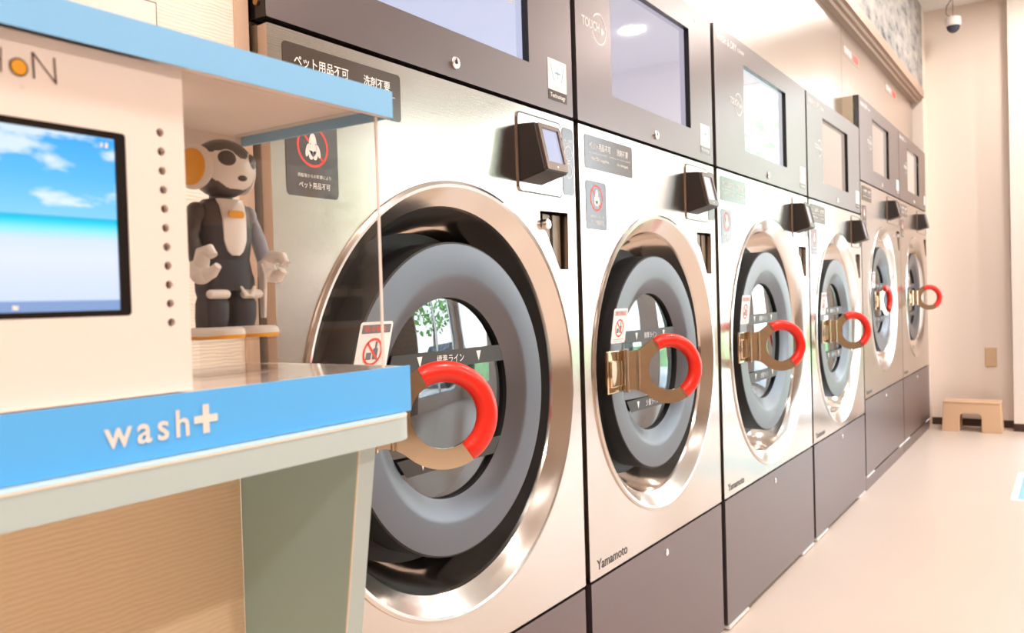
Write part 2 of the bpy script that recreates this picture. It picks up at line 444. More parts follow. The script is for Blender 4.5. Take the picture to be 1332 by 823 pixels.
# ceiling lamps
def lamp(i, x, y, p):
    lab = 'round recessed ceiling lamp above the machine aisle, number %d along the row' % i
    r = root('ceiling_lamp', (x, y, ZC), lab, 'ceiling light')
    MB().zlathe([(.10, ZC-.012), (.10, ZC), (.078, ZC), (.078, ZC-.012), (.10, ZC-.012)], x, y, 40, False, False).build('lamp_trim', 'camwhite', r)
    MB().zlathe([(.076, ZC-.006), (.076, ZC-.002)], x, y, 40).build('lamp_diffuser', 'lampon', r)
    L = bpy.data.lights.new('lamp_light', 'AREA'); L.shape = 'DISK'; L.size = .16; L.energy = p; L.color = (1, .91, .845)
    lo = bpy.data.objects.new('lamp_light', L); C.objects.link(lo); lo.parent = r; lo.location = (0, 0, -.02)
    return r
names = {}
spots = [(1.0, -1.6), (3.2, -1.6), (.9, .9), (3.2, .9), (.9, 3.0), (3.2, 3.0), (.9, 5.2), (2.12, 6.72), (.9, 6.9)]
cols = ['first', 'second', 'third', 'fourth', 'fifth', 'fourth']
for i, (x, y) in enumerate(spots):
    r = lamp(i, x, y, 60 if i == 0 else 20 if i == len(spots)-1 else 24)
    side = 'over the aisle beside the machines' if x < 2 else 'on the window side of the room'
    r['label'] = 'round recessed ceiling lamp %s, %s from the back wall' % (side, cols[[-1.6, .9, 3.0, 5.2, 6.9, 6.72].index(y)])
    r['group'] = 'recessed ceiling lamps'

# outside, seen through and reflected from the windows
world_origin()
struct(MB().box(-4, 30, YF+.12, 30, -.12, -.02).box(XR+.12, 30, -10, YF+.12, -.12, -.02).build('ground_lawn', 'grass'))
struct(MB().box(XR+.12, 9.4, -10, YF+.12, -.02, -.012).box(-4, 30, YF+.14, 12.2, -.02, -.012).build('ground_paving', 'pave'))
def tree(x, y, h, r, lab):
    t = root('tree', (x, y, -.02), lab, 'tree')
    MB().tube([(x, y, -.02), (x+.05, y, h*.35), (x-.05, y+.05, h*.62)], [.16, .12, .07], 10).build('trunk', 'bark', t, True)
    f = MB(); rnd = random.Random(int(x*10+y))
    for k in range(420):
        a = rnd.uniform(0, 2*PI); q = rnd.uniform(-1, 1); rr = r*rnd.uniform(.45, 1); s = rnd.uniform(.10, .24)
        c = Vector((x+rr*math.cos(a)*math.sqrt(1-q*q), y+rr*math.sin(a)*math.sqrt(1-q*q), h*.68+q*rr*.8))
        e = Vector((rnd.uniform(-1, 1), rnd.uniform(-1, 1), rnd.uniform(-1, 1))).normalized(); g = e.orthogonal().normalized()
        f._f([f.b.verts.new(c+e*s), f.b.verts.new(c+g*s*.6), f.b.verts.new(c-e*s), f.b.verts.new(c-g*s*.6)])
    f.build('foliage', 'leaf', t)
tree(9.5, 12.0, 5.0, 1.9, 'leafy green tree on the lawn nearest the window corner')
tree(13.5, 9.5, 5.6, 2.2, 'broad green tree on the lawn beyond the paving at the side windows')
tree(3.0, 16.0, 5.2, 2.0, 'green tree standing on the lawn beyond the end windows')
def car(x, y, lab):
    c = root('parked_car', (x, y, -.012), lab, 'car')
    pr = [(-1.9, .28), (-1.95, .62), (-1.80, .86), (-1.35, .98), (-.95, 1.42), (.55, 1.46), (1.15, .98), (1.85, .86), (1.98, .60), (1.95, .28)]
    m = MB(); m.prism([(x-.82, y+a, b) for a, b in pr], (1.64, 0, 0)); m.build('car_body', 'carpaint', c, bevel=.08)
    for s in (-1, 1):
        m = MB(); m.prism([(x+s*.825-.005, y+a, b) for a, b in ((-1.15, 1.0), (-.85, 1.36), (.48, 1.38), (.92, 1.0))], (.01, 0, 0)); m.build('car_window', 'camdome', c)
        for a in (-1.25, 1.25):
            m = MB(); m.lathe([(.001, s*.80-.02), (.31, s*.80-.02), (.33, s*.80), (.33, s*.80+.06*s), (.20, s*.80+.07*s), (.18, s*.80+.05*s), (.001, s*.80+.05*s)], y+a, .33, 32, cx=x); m.build('wheel', 'black', c, True)
    return c
car(8.1, 11.6, 'dark parked car on the paving outside the corner window')
world_origin()

# ------------------------------------------------------------------ machines
AL = math.radians
def dog_shapes(a, b, s):
    head = circ(a, b+.10*s, .27*s, 30, .62*s)
    out = [(head, [])]
    out.append((circ(a-.14*s, b-.46*s, .17*s, 24, .24*s), [])); out.append((circ(a+.14*s, b-.46*s, .17*s, 24, .24*s), []))
    earl = circ(a-.38*s, b-.22*s, .13*s, 24, .36*s, rot=-.25); earr = circ(a+.38*s, b-.22*s, .13*s, 24, .36*s, rot=.25)
    return out+[(earl, []), (earr, [])]
def prohibition(r, a, b, rad, w, X, m='red_print', A=None, B=None, O=None, flip=True):
    sh = [(circ(a, b, rad, 48), [circ(a, b, rad-w, 48)])]
    k = .7*(rad-w*.5)
    deco('prohibition_ring', sh+[(bar(a-k, b+k, a+k, b-k, w), [])], m, r, X, O, A, B)

def machine(y0, y1, zp, zb, zt, zd, scale, sy, label, idx, series, scr, alpha, ringy, dark_left=False, plinth=0., reader_off=.25, handle_dx=0, yama=True, scrdig=False):
    """y0..y1 extent, zp plinth top, zb..zt steel front, zd top"""
    yc = (y0+y1)/2; zc = .97+sy
    S = scale; dz = zt-1.592
    r = root('washing_machine', (0, yc, 0), label, 'washing machine')
    # cabinet body
    cbm = MB(); ya, yb_ = y0+.001, y1-.001
    cbm.prism([(-.045, ya, zp+.02), (-.045, yb_, zp+.02), (-.045, yb_, zd-.005), (-.045, ya, zd-.005)][::1], (0, 0, 0)) if False else None
    ring_o = [(-.62, ya), (-.62, yb_), (-.045, yb_), (-.045, yb_-.02), (-.60, yb_-.02), (-.60, ya+.02), (-.045, ya+.02), (-.045, ya)]
    cbm.prism([(x, y, zp+.02) for x, y in ring_o], (0, 0, zd-.005-zp-.02)); cbm.build('cabinet', 'steel_side', r)
    MB().box(-.60, -.045, ya+.02, yb_-.02, zd-.02, zd-.006).build('cabinet_top', 'steel_side', r)
    plate('inner_bulkhead', [rrect(ya+.02, yb_-.02, zp+.03, zt, 0)], 'black', r, -.060, -.046, holes=[circ(yc, zc, .3765*scale, 96), [(y1-.17, zc+.4+(0)), (y1-.17, zc+.255), (y1-.03, zc+.255), (y1-.03, zc+.4)]])
    # steel front with door opening and coin slot
    sl = [(y1-.165, 1.362+dz), (y1-.038, 1.365+dz), (y1-.041, 1.230+dz), (y1-.083, 1.230+dz), (y1-.140, 1.315+dz), (y1-.165, 1.325+dz)]
    R0, R1, RD, RB, RG = .424*S, .380*S, .309*S, .236*S, .200*S
    plate('front_panel', [rrect(y0, y1, zb+.003, zt-.003, .002, 2)], 'steel', r, -.022, 0, holes=[circ(yc, zc, R0-.004, 96), sl])
    # side lips of the steel front folded back
    for e0 in (y0, y1-.004): MB().box(-.044, -.0225, e0, e0+.004, zb+.003, zt-.003).build('panel_edge', 'steel_side', r)
    # door surround ring
    m = MB()
    m.lathe([(R0+.003, -.001), (R0+.002, .004), (R0-.004, .0062), (R0-.010, .0045), (R1+.004, -.0235), (R1, -.027), (R1-.003, -.034)], yc, zc, 128)
    m.build('door_surround', 'ring', r, True, angle=25)
    m = MB()
    m.lathe([(R1-.003, -.034), (R1-.006, -.045), (R1-.030, -.100), (R1-.034, -.104), (R1-.052, -.135), (RD-.02, -.150)], yc, zc, 128)
    m.build('door_recess', 'recess', r, True, angle=50)
    # drum and its mouth behind the door
    m = MB(); m.lathe([(RD-.02, -.150), (RG+.03, -.16), (RG+.02, -.60), (.001, -.61)], yc, zc, 64)
    m.build('drum', 'drum', r, True, angle=40)
    # door: grey face, bevel, black rim
    m = MB()
    m.mat('door').lathe([(RD-.004, -.0125), (RB+.012, -.0125), (RB, -.0150), (RG+.006, -.034), (RG, -.037)], yc, zc, 128)
    m.mat('black').lathe([(RD-.004, -.0125), (RD-.0005, -.0145), (RD, -.020), (RD, -.085), (RD-.015, -.098), (RG+.01, -.10), (RG, -.05), (RG, -.037)], yc, zc, 128)
    door = m.build('door', None, r, True, angle=30)
    m = MB(); m.lathe([(RG-.0005, -.046), (RG*.9, -.0438), (RG*.8, -.0418), (RG*.7, -.0400), (RG*.6, -.0385), (RG*.5, -.0373), (RG*.4, -.0363), (RG*.3, -.0355), (RG*.2, -.0350), (RG*.1, -.0346), (.001, -.0345)], yc, zc, 96)
    m.build('door_glass', 'glass', door, True, angle=60)
    # level bands on the glass
    for k, (zo, w) in enumerate(((.078, .034), (-.118, .034))):
        lo, hi = zo*S-w*S/2, zo*S+w*S/2; pts = []
        for q in (lo, hi):
            h = math.sqrt((RG-.004)**2-q*q)
            pts += ([(yc-h, zc+q), (yc+h, zc+q)] if q == lo else [(yc+h, zc+q), (yc-h, zc+q)])
        plate('level_band', [pts], 'band', door, -.0345, -.0339)
        for t in (-.095, .095):
            c = yc+t*S; b = zc+zo*S
            deco('level_arrow', [([(c-.008*S, b+.010*S), (c, b-.011*S), (c+.008*S, b+.010*S)], [])], 'white', door, -.0334)
        text('標準ライン' if k == 0 else '少量ライン', .088*S, .018*S, 'white', door, yc-.044*S, zc+zo*S-.009*S, -.0334)
    # hinge on the left of the recess
    m = MB()
    for dzz in (-.035, .035):
        m.ell((-.05, yc-R1+.012, zc+dzz), (.012, .010, .012), 14, 10)
    m.box(-.085, -.052, yc-R1+.004, yc-RD-.002, zc-.05, zc+.05)
    m.build('door_hinge', 'brass', r, True)
    # notice on the door, stuck on askew
    nx = -.0118; a0, b0 = yc-.299*S, zc+.068*S; sh = .30
    def sk(ps): return [(a0+(a+b*sh)*S, b0+b*S) for a, b in ps]
    nr = plate('notice_sticker', [sk(rrect(0, .082, 0, .092, .006))], 'white', door, nx-.0006, nx)
    deco('notice_header', [(sk(rrect(.005, .077, .072, .087, .001)), [])], 'slate_print' if idx == 0 else 'grey_print', door, nx+.0004)
    text('飲食禁止', .058*S, .010*S, 'red_print', door, a0+(.012+.075*sh)*S, b0+.0745*S, nx+.0008, bold=.01)
    deco('prohibition_ring', [(sk(circ(.040, .040, .024, 40)), [sk(circ(.040, .040, .0195, 40))]), (sk(bar(.025, .055, .055, .025, .0045)), [])], 'red_print', door, nx+.0005)
    deco('bottle_symbol', [(sk(rrect(.041, .053, .027, .046, .002)), []), (sk(rrect(.0445, .0495, .046, .057, .001)), []), (sk(rrect(.025, .038, .027, .039, .001)), [])], 'slate_print', door, nx+.0003)
    deco('notice_lines', [(sk(bar(.012, .010, .070, .010, .0025)), []), (sk(bar(.012, .005, .066, .005, .002)), [])], 'grey_print', door, nx+.0004)
    # handle: mounting plate, hinge barrels, looped strap and red grip
    PX, PY = -.002, yc-.235*S
    if ringy is not None: PY = ringy-.125*math.cos(alpha)
    hz = zc-.006
    m = MB(); m.box(-.012, -.003, PY-.088, PY+.004, hz-.056, hz+.056); m.box(-.003, .003, PY-.080, PY-.014, hz-.040, hz+.030)
    m.build('handle_mount', 'chrome', door, True, bevel=.003)
    m = MB()
    m.lathe([(.001, 0)], 0, 0) if False else None
    m.tube([(.004, PY+.002, hz-.057), (.004, PY+.002, hz+.057)], .0085, 20)
    m.tube([(.004+.034*math.sin(alpha), PY+.002+.034*math.cos(alpha), hz-.055), (.004+.034*math.sin(alpha), PY+.002+.034*math.cos(alpha), hz+.055)], .0065, 20)
    m.build('handle_pivot', 'chrome', door, True)
    tdir = Vector((math.sin(alpha), math.cos(alpha), 0)); zd_ = Vector((0, 0, 1)); nrm = tdir.cross(zd_)
    O = Vector((.004, PY+.002, hz))
    Lr = .122; ro = .094; ri = .058
    th0 = math.asin(.052/ro)
    out = [(0, -.052), (.02, -.052)]
    out += [(.035, -.054), (.052, -.064)]
    for k in range(41):
        t = -PI+AL(49)+(2*PI-2*AL(49))*k/40
        out.append((Lr+ro*math.cos(t), ro*math.sin(t)))
    out += [(.052, .064), (.035, .054), (.02, .052), (0, .052)]
    me = shape_mesh([out], [circ(Lr, 0, ri, 48)], .007)
    lay(me, O, tdir, zd_, 0); hs = finish(me, 'handle_strap', 'chrome', door)
    bv = hs.modifiers.new('bevel', 'BEVEL'); bv.width = .0015; bv.segments = 2; bv.limit_method = 'ANGLE'
    rc = .0765
    pts = []
    for k in range(37):
        t = AL(118)-AL(176)*k/36
        pts.append(O+tdir*(Lr+rc*math.cos(t))+zd_*(rc*math.sin(t)))
    MB().tube(pts, [.0175]+[.0188]*35+[.0175], 22).build('handle_grip', 'red', door, True)
    # control panel with recessed display
    sz0 = 1.690+dz; sz1 = 2.006+dz+(0 if zd-zt < .5 else 0); sy0, sy1 = yc-.2765, yc+.2735
    cp = plate('control_panel', [rrect(y0, y1, zt+.006, zd, .003, 2)], 'panel', r, -.030, 0, holes=[rrect(sy0, sy1, sz0, sz1, 0)])
    MB().box(-.045, -.0305, y0+.002, y1-.002, zt+.008, zd-.002).build('panel_backing', 'black', cp)
    fr = MB(); g = .016
    fr.box(-.0300, -g, sy0, sy0+.0015, sz0, sz1).box(-.0300, -.0008, sy1-.0015, sy1, sz0, sz1).box(-.0300, -g, sy0, sy1, sz0, sz0+.0015).box(-.0300, -.0008, sy0, sy1, sz1-.0015, sz1)
    fr.build('display_bezel', 'black_gloss', cp)
    MB().box(-.0305, -.0165, sy0+.0015, sy1-.0015, sz0+.0015, sz1-.0015).build('display_screen', scr, cp)
    if scrdig:
        text('2', .024, .042, 'grey_print', cp, yc+.215, sz0+.125, -.0161, 'display_digit')
        text('分', .012, .012, 'grey_print', cp, yc+.243, sz0+.125, -.0161, 'display_digit')
    m = MB(); m.lathe([(.0125, -.002), (.0125, .004), (.011, .0055), (.006, .006), (.0055, .0045), (.0008, .0045)], yc-.002, zt+.036, 32)
    m.build('panel_lock', 'screw', cp, True, angle=30)
    MB().box(.0046, .0062, yc-.0035, yc-.0005, zt+.034, zt+.045).build('keyhole', 'lab_dark', cp)
    if idx >= 1:
        ca = sy0-.065; cb = sz0+.158
        deco('touch_symbol', [(arcband(ca, cb, .0368, .0405, AL(-165), AL(140)), []), ([(ca+.012, cb-.014), (ca+.012, cb+.008), (ca+.028, cb-.003)], [])], 'white', cp, .0006)
        text('TOUCH', .094, .024, 'white', cp, ca-.092, cb-.009, .0006, bold=.012)
    if series == 'small':
        text('SMALL', .092, .020, 'white', cp, y1-.140, zd-.052, .0006); text('for', .024, .011, 'white', cp, y1-.172, zd-.050, .0006)
    elif series == 'wash':
        text('WASH & DRY', .205, .026, 'white', cp, y0+.028, zd-.050, .0006, bold=.012); text('洗濯乾燥機', .075, .014, 'white', cp, y0+.242, zd-.046, .0006)
    # technology logo sticker
    a0 = y1-.113; b0 = zt+.032
    st = plate('logo_sticker', [rrect(a0, a0+.084, b0+.024, b0+.096, .002)], 'white', r, 0, .0008)
    deco('logo_mark', [(bar(a0+.010, b0+.086, a0+.026, b0+.046, .0035), []), (bar(a0+.072, b0+.086, a0+.060, b0+.046, .0035), []), (bar(a0+.042, b0+.079, a0+.042, b0+.052, .0032), []), (bar(a0+.030, b0+.0655, a0+.056, b0+.0655, .0045), [])], 'blue_print', st, .0012)
    text('WASH PLUS', .050, .005, 'grey_print', st, a0+.018, b0+.032, .0012)
    st2 = plate('logo_caption', [rrect(a0, a0+.084, b0, b0+.0235, .002)], 'sticker', r, 0, .0008)
    text('Technology', .068, .013, 'white', st2, a0+.008, b0+.004, .0012, bold=.01)
    # warning stickers at upper left of the steel front
    a0, b0 = y0+.029, 1.485+dz; W, H = .270, .084
    st = plate('pet_sticker', [rrect(a0, a0+W, b0, b0+H, .007)], 'sticker', r, .0002, .0010)
    text('ペット用品不可', .118, .0175, 'white', st, a0+.022, b0+.050, .0014, bold=.01)
    text('洗剤不要', .066, .0175, 'white', st, a0+.176, b0+.050, .0014, bold=.01)
    deco('rule_line', [(bar(a0+.018, b0+.041, a0+.120, b0+.041, .0009), []), (bar(a0+.128, b0+.041, a0+.254, b0+.041, .0009), [])], 'white', st, .0014)
    text('No Pet supplies', .094, .010, 'white', st, a0+.034, b0+.021, .0014, bold=.01)
    text('No detergent', .066, .010, 'white', st, a0+.176, b0+.021, .0014, bold=.01)
    b0 = 1.333+dz; W, H = .109, .122
    st = plate('no_pets_sticker', [rrect(a0, a0+W, b0, b0+H, .009)], 'sticker2', r, .0002, .0010)
    ca, cb = a0+.055, b0+.080
    prohibition(st, ca, cb, .033, .0042, .0013)
    deco('dog_symbol', dog_shapes(ca, cb, .030), 'white', st, .0016)
    deco('dog_face', [(circ(ca-.0055, cb+.004, .0011, 10), []), (circ(ca+.0055, cb+.004, .0011, 10), []), (circ(ca, cb-.012, .0026, 12), [])], 'slate_print', st, .0019)
    text('頭髪等からの影響により', .070, .0062, 'white', st, a0+.022, b0+.030, .0014)
    text('ペット用品不可', .066, .0100, 'white', st, a0+.024, b0+.013, .0014, bold=.01)
    # card reader
    ra = y1-reader_off; rz0, rz1 = 1.418+dz, 1.545+dz
    if reader_off > .3: rz0 += -.0; rz1 += 0
    m = MB(); w = .094
    m.hexa([(0, ra, rz0), (0, ra+w, rz0), (0, ra+w, rz1), (0, ra, rz1)], [(.070, ra, rz0+.018), (.070, ra+w, rz0+.018), (.046, ra+w, rz1-.003), (.046, ra, rz1-.003)])
    rd = m.build('card_reader', 'reader', r, bevel=.003)
    # bezel + screen on the slanted face
    P0 = Vector((.070, ra, rz0+.018)); up = (Vector((.046, ra, rz1-.003))-P0); hgt = up.length; up.normalize(); Y = Vector((0, 1, 0)); N = Y.cross(up)
    plate('reader_bezel', [rrect(.002, w-.002, .002, hgt-.002, .004)], 'reader_edge', rd, 0, .006, holes=[rrect(.014, w-.012, .020, hgt-.012, .001)], O=P0+N*.003, A=Y, B=up)
    plate('reader_screen', [rrect(.014, w-.012, .020, hgt-.012, .001)], 'scr1' if idx == 0 else 'scr3', rd, 0, .001, O=P0+N*.001, A=Y, B=up)
    deco('reader_mark', [(circ(w*.5, .010, .0022, 12), [])], 'white', rd, 0, O=P0+N*.0062, A=Y, B=up)
    # bracket outline round the reader and the switch decal
    br = plate('reader_bracket', [rrect(ra-.004, y1-.066, 1.398+dz, 1.573+dz, .012)], 'steel', r, .0002, .0030)
    e = rrect(ra-.004, y1-.066, 1.398+dz, 1.573+dz, .012); e2 = rrect(ra-.001, y1-.069, 1.401+dz, 1.570+dz, .010)
    deco('bracket_outline', [(e, [e2])], 'lab_dark', br, .0033)
    dm = plate('button_decal', [rrect(y1-.057, y1-.004, 1.408+dz, 1.568+dz, .010)], 'sticker', r, .0002, .0010)
    for q in (1.508, 1.466):
        deco('button_ring', [(circ(y1-.030, q+dz, .018, 32), [circ(y1-.030, q+dz, .0162, 32)])], 'white', dm, .0014)
    text('電源', .017, .007, 'white', dm, y1-.0385, 1.5045+dz, .0014)
    text('投入確認', .036, .007, 'white', dm, y1-.048, 1.534+dz, .0014)
    # coin slot interior with two shutters
    m = MB(); m.box(-.044, -.040, y1-.17, y1-.03, 1.225+dz, 1.37+dz)
    cs = m.build('coin_box', 'black', r)
    m = MB(); m.box(-.040, -.016, y1-.128, y1-.098, 1.226+dz, 1.358+dz); m.build('shutter', 'shutter', cs)
    m = MB(); m.box(-.040, -.016, y1-.084, y1-.050, 1.232+dz, 1.358+dz); m.build('shutter', 'shutter', cs)
    if idx in (0, 4):
        m = MB(); m.lathe([(.012, -.02), (.012, .012), (.010, .014), (.006, .014), (.0055, .012), (.0008, .012)], y1-.150, 1.331+dz, 28); m.build('coin_lock', 'screw', r, True, angle=30)
    # maker's name
    if yama: text('Yamamoto', .172, .026, 'lab_dark', r, y0+.036, zb+.022, .0006, 'maker_lettering', bold=.012)
    # base panel
    bp = plate('base_panel', [rrect(y0+.004, y1-.004, zp, zb-.004, .002, 2)], 'base', r, -.025, 0)
    m = MB(); m.lathe([(.0105, -.001), (.0105, .003), (.009, .004), (.005, .0042), (.0008, .003)], yc-.002, zb-.045, 28); m.build('base_lock', 'screw', bp, True, angle=30)
    # levelling strips at the foot
    for s0, s1 in ((y0+.01, y0+.22), (y1-.21, y1-.02)):
        MB().box(-.02, .003, s0, s1, zp-.012 if zp > .05 else .006, zp-.002 if zp > .05 else .016).build('foot_strip', 'white', r)
    if plinth:
        MB().box(-.05, -.004, y0, y1, 0, plinth-.013).build('plinth', 'base', r)
    else:
        MB().box(-.5, -.03, y0+.01, y1-.01, 0, zp+.02).build('kick_space', 'black', r)
    return r
A50 = AL(50)
specs = [
 dict(y0=.854, y1=1.785, scale=1., series='small', scr='scr1', alpha=AL(44), ringy=1.3195-.180, scrdig=True, label='brushed steel washing machine nearest the camera, right behind the blue kiosk'),
 dict(y0=1.809, y1=2.740, scale=1., series='small', scr='scr2', alpha=AL(44), ringy=2.2745-.157, label='brushed steel washing machine marked SMALL, second from the kiosk'),
 dict(y0=2.772, y1=3.941, scale=1.15, series='wash', scr='scr3', alpha=A50, ringy=3.357-.215, label='white-gleaming steel washing machine marked WASH & DRY, third from the kiosk'),
 dict(y0=3.967, y1=5.102, scale=1.15, series='wash', scr='scr4', alpha=A50, ringy=4.535-.169, label='steel washing machine fourth from the kiosk, last before the raised pair'),
 dict(y0=5.122, y1=6.430, scale=1.08, series='wash', scr='scr4', alpha=AL(8), ringy=5.776-.06, label='taller raised washing machine, fifth from the kiosk, its red grip folded flat'),
 dict(y0=6.440, y1=7.708, scale=1.08, series='wash', scr='scr4', alpha=AL(60), ringy=7.07-.13, label='taller raised washing machine at the far end of the row beside the cream wall'),
]
for i, s in enumerate(specs):
    hi = i >= 4
    machine(s['y0'], s['y1'], .088 if hi else .02, .530 if hi else .454, 1.790 if hi else 1.592, 2.279 if hi else 2.085,
            s['scale'], .13 if hi else 0, s['label'], i, s['series'], s['scr'], s['alpha'], s['ringy'], plinth=.088 if hi else 0., reader_off=.49 if hi else .25, scrdig=s.get('scrdig', False))
# black side flange with screw on the first machine; cream casing side on the fifth
r0 = [o for o in C.objects if o.name == 'washing_machine'][0]
ORG = Vector(r0.location)
fl = MB().box(-.034, -.0005, .8525, .8540, 1.598, 2.085).build('side_flange', 'black_gloss', r0)
MB().tube([(-.018, .8535, 1.622), (-.018, .8495, 1.622)], .0055, 20).build('flange_screw', 'brass', fl, True)
r4 = [o for o in C.objects if o.name.startswith('washing_machine')][4]
ORG = Vector(r4.location)
MB().box(-.62, -.032, 5.117, 5.1225, 1.60, 2.277).build('side_casing', 'casing', r4)
MB().box(-.0315, -.0005, 5.117, 5.1215, 1.60, 2.279).build('side_flange', 'black_gloss', r4)

# ------------------------------------------------------------------ kiosk
kx = .42
k = root('kiosk_counter', (.2, .25, 0), 'white and sky-blue kiosk counter with touch screen and clear display case, at left', 'kiosk')
YL = -.75
# counter slab
MB().box(.20, kx-.0015, YL, .6705, 1.0474, 1.0945).build('counter_slab', 'kgloss', k)
MB().box(kx-.0014, kx, YL, .671, 1.0480, 1.0952).build('blue_fascia', 'blue2', k)
text('wash', .070, .0215, 'kwhite', k, .3345, 1.0610, kx+.0006, 'fascia_lettering', bold=.014, space=1.28)
deco('plus_symbol', [([(a+.4200, b+1.0725) for a, b in ((-.003, -.0115), (.003, -.0115), (.003, -.003), (.0110, -.003), (.0110, .003), (.003, .003), (.003, .0115), (-.003, .0115), (-.003, .003), (-.0110, .003), (-.0110, -.003), (-.003, -.003))], [])], 'kwhite', k, kx+.0006)
# worktop with rounded corner
wt = [(.12, YL), (.437, YL)]
for q in range(17):
    t = PI/2*q/16; wt.append((.397+.04*math.cos(t), .629+.04*math.sin(t)))
wt.append((.12, .669))
m = MB(); m.prism([(x, y, 1.0222) for x, y in wt], (0, 0, .0250)); m.build('worktop', 'kgreen', k, True, angle=40)
wt2 = [(x+(.0004 if x > .39 else 0), y+(.0003 if y > .6 else 0)) for x, y in wt]
m = MB(); m.prism([(x, y, 1.0452) for x, y in wt2], (0, 0, .0014)); m.build('worktop_edge', 'kedge', k, True, angle=40)
# tapered side panel
def lx(z): return .42-.15*(1.034-z)*.93
m = MB(); m.prism([(.236, .595, 0), (lx(0), .595, 0), (lx(1.022), .595, 1.022), (.236, .595, 1.022)], (0, .0225, 0)); m.build('side_panel', 'kgreen', k)
m = MB(); m.prism([(.2365, .5944, 0), (lx(0)-.0012, .5944, 0), (lx(1.022)-.0012, .5944, 1.022), (.2365, .5944, 1.022)], (0, .0006, 0)); m.build('side_panel_face', 'kgreen2', k)
m = MB(); m.prism([(lx(0)-.0012, .5942, 0), (lx(0)+.0003, .5942, 0), (lx(1.022)+.0003, .5942, 1.022), (lx(1.022)-.0012, .5942, 1.022)], (0, .0010, 0)); m.build('side_panel_edge', 'kedge', k)
MB().box(.212, .236, YL, .594, 0, 1.022).build('front_board', 'kwood', k)
MB().box(-.02, .211, YL, -.40, 0, 1.022).build('rear_cabinet', 'kwhite', k)
# screen housing
ph = [circ(.3955+(.0004*i), 1.2990-.01485*i, .0034, 20) for i in range(11)]
plate('housing_front', [rrect(YL, .4165, 1.0955, 1.352, 0)], 'kwhite', k, .404, .410, holes=ph+[rrect(.02, .3665, 1.157, 1.2935, .003)])
MB().box(.30, .4035, YL, .4160, 1.0955, 1.352).build('housing_body', 'cable', k)
bz = plate('screen_bezel', [rrect(.02, .3665, 1.157, 1.2935, .003)], 'black_gloss', k, .404, .4092, holes=[rrect(.026, .3585, 1.1615, 1.2885, .001)])
def beach():
    m, nt, b = new_mat('beach_wallpaper_screen')
    L = nt.links.new; N = nt.nodes.new
    tc = N('ShaderNodeTexCoord'); sp = N('ShaderNodeSeparateXYZ'); L(tc.outputs['Object'], sp.inputs[0])
    mr = N('ShaderNodeMapRange'); mr.inputs['From Min'].default_value = 1.1615; mr.inputs['From Max'].default_value = 1.2885
    L(sp.outputs['Z'], mr.inputs['Value'])
    cr = N('ShaderNodeValToRGB'); e = cr.color_ramp.elements
    e[0].position = 0; e[0].color = (.22, .34, .60, 1); e[1].position = 1; e[1].color = (.04, .38, .86, 1)
    def add(p, c):
        x = e.new(p); x.color = (*c, 1)
    add(.055, (.22, .34, .60)); add(.065, (.60, .70, .88)); add(.30, (.70, .76, .90)); add(.40, (.62, .74, .92)); add(.455, (.25, .78, .95)); add(.50, (.01, .62, .82)); add(.525, (.01, .45, .72)); add(.535, (.22, .60, .90)); add(.75, (.10, .48, .90))
    L(mr.outputs[0], cr.inputs[0])
    mp = N('ShaderNodeMapping'); mp.inputs['Scale'].default_value = (1, 9, 26); L(tc.outputs['Object'], mp.inputs['Vector'])
    n = N('ShaderNodeTexNoise'); n.inputs['Scale'].default_value = 2.1; n.inputs['Detail'].default_value = 5; n.inputs['Roughness'].default_value = .5; L(mp.outputs[0], n.inputs['Vector'])
    c2 = N('ShaderNodeValToRGB'); c2.color_ramp.elements[0].position = .50; c2.color_ramp.elements[1].position = .60; L(n.outputs['Fac'], c2.inputs[0])
    msk = N('ShaderNodeMapRange'); msk.inputs['From Min'].default_value = .54; msk.inputs['From Max'].default_value = .60; L(mr.outputs[0], msk.inputs['Value'])
    mul = N('ShaderNodeMath'); mul.operation = 'MULTIPLY'; L(c2.outputs[0], mul.inputs[0]); L(msk.outputs[0], mul.inputs[1])
    mu2 = N('ShaderNodeMath'); mu2.operation = 'MULTIPLY'; mu2.inputs[1].default_value = .8; L(mul.outputs[0], mu2.inputs[0])
    mx = N('ShaderNodeMix'); mx.data_type = 'RGBA'; mx.inputs[7].default_value = (.78, .86, .95, 1); L(cr.outputs[0], mx.inputs[6]); L(mu2.outputs[0], mx.inputs[0])
    L(mx.outputs[2], b.inputs['Emission Color']); b.inputs['Emission Strength'].default_value = .8
    b.inputs['Base Color'].default_value = (.01, .01, .01, 1); b.inputs['Roughness'].default_value = .25
    return m
M['beach'] = beach()
ORG = Vector((.2, .25, 0))
ts = MB().box(.403, .4075, .026, .3585, 1.1615, 1.2885).build('touch_screen', 'beach', k)
ts.data.transform(Matrix.Translation(ORG)); ts.location = -ORG     # object space = place space for the picture on it
deco('status_icon', [(rrect(.3475, .3495, 1.2815, 1.2850, 0), []), (rrect(.3510, .3535, 1.2812, 1.2852, .0008), [])], 'white', k, .4079)
deco('home_icon', [(rrect(.2815, .2855, 1.1632, 1.1662, 0), [])], 'white', k, .4079)
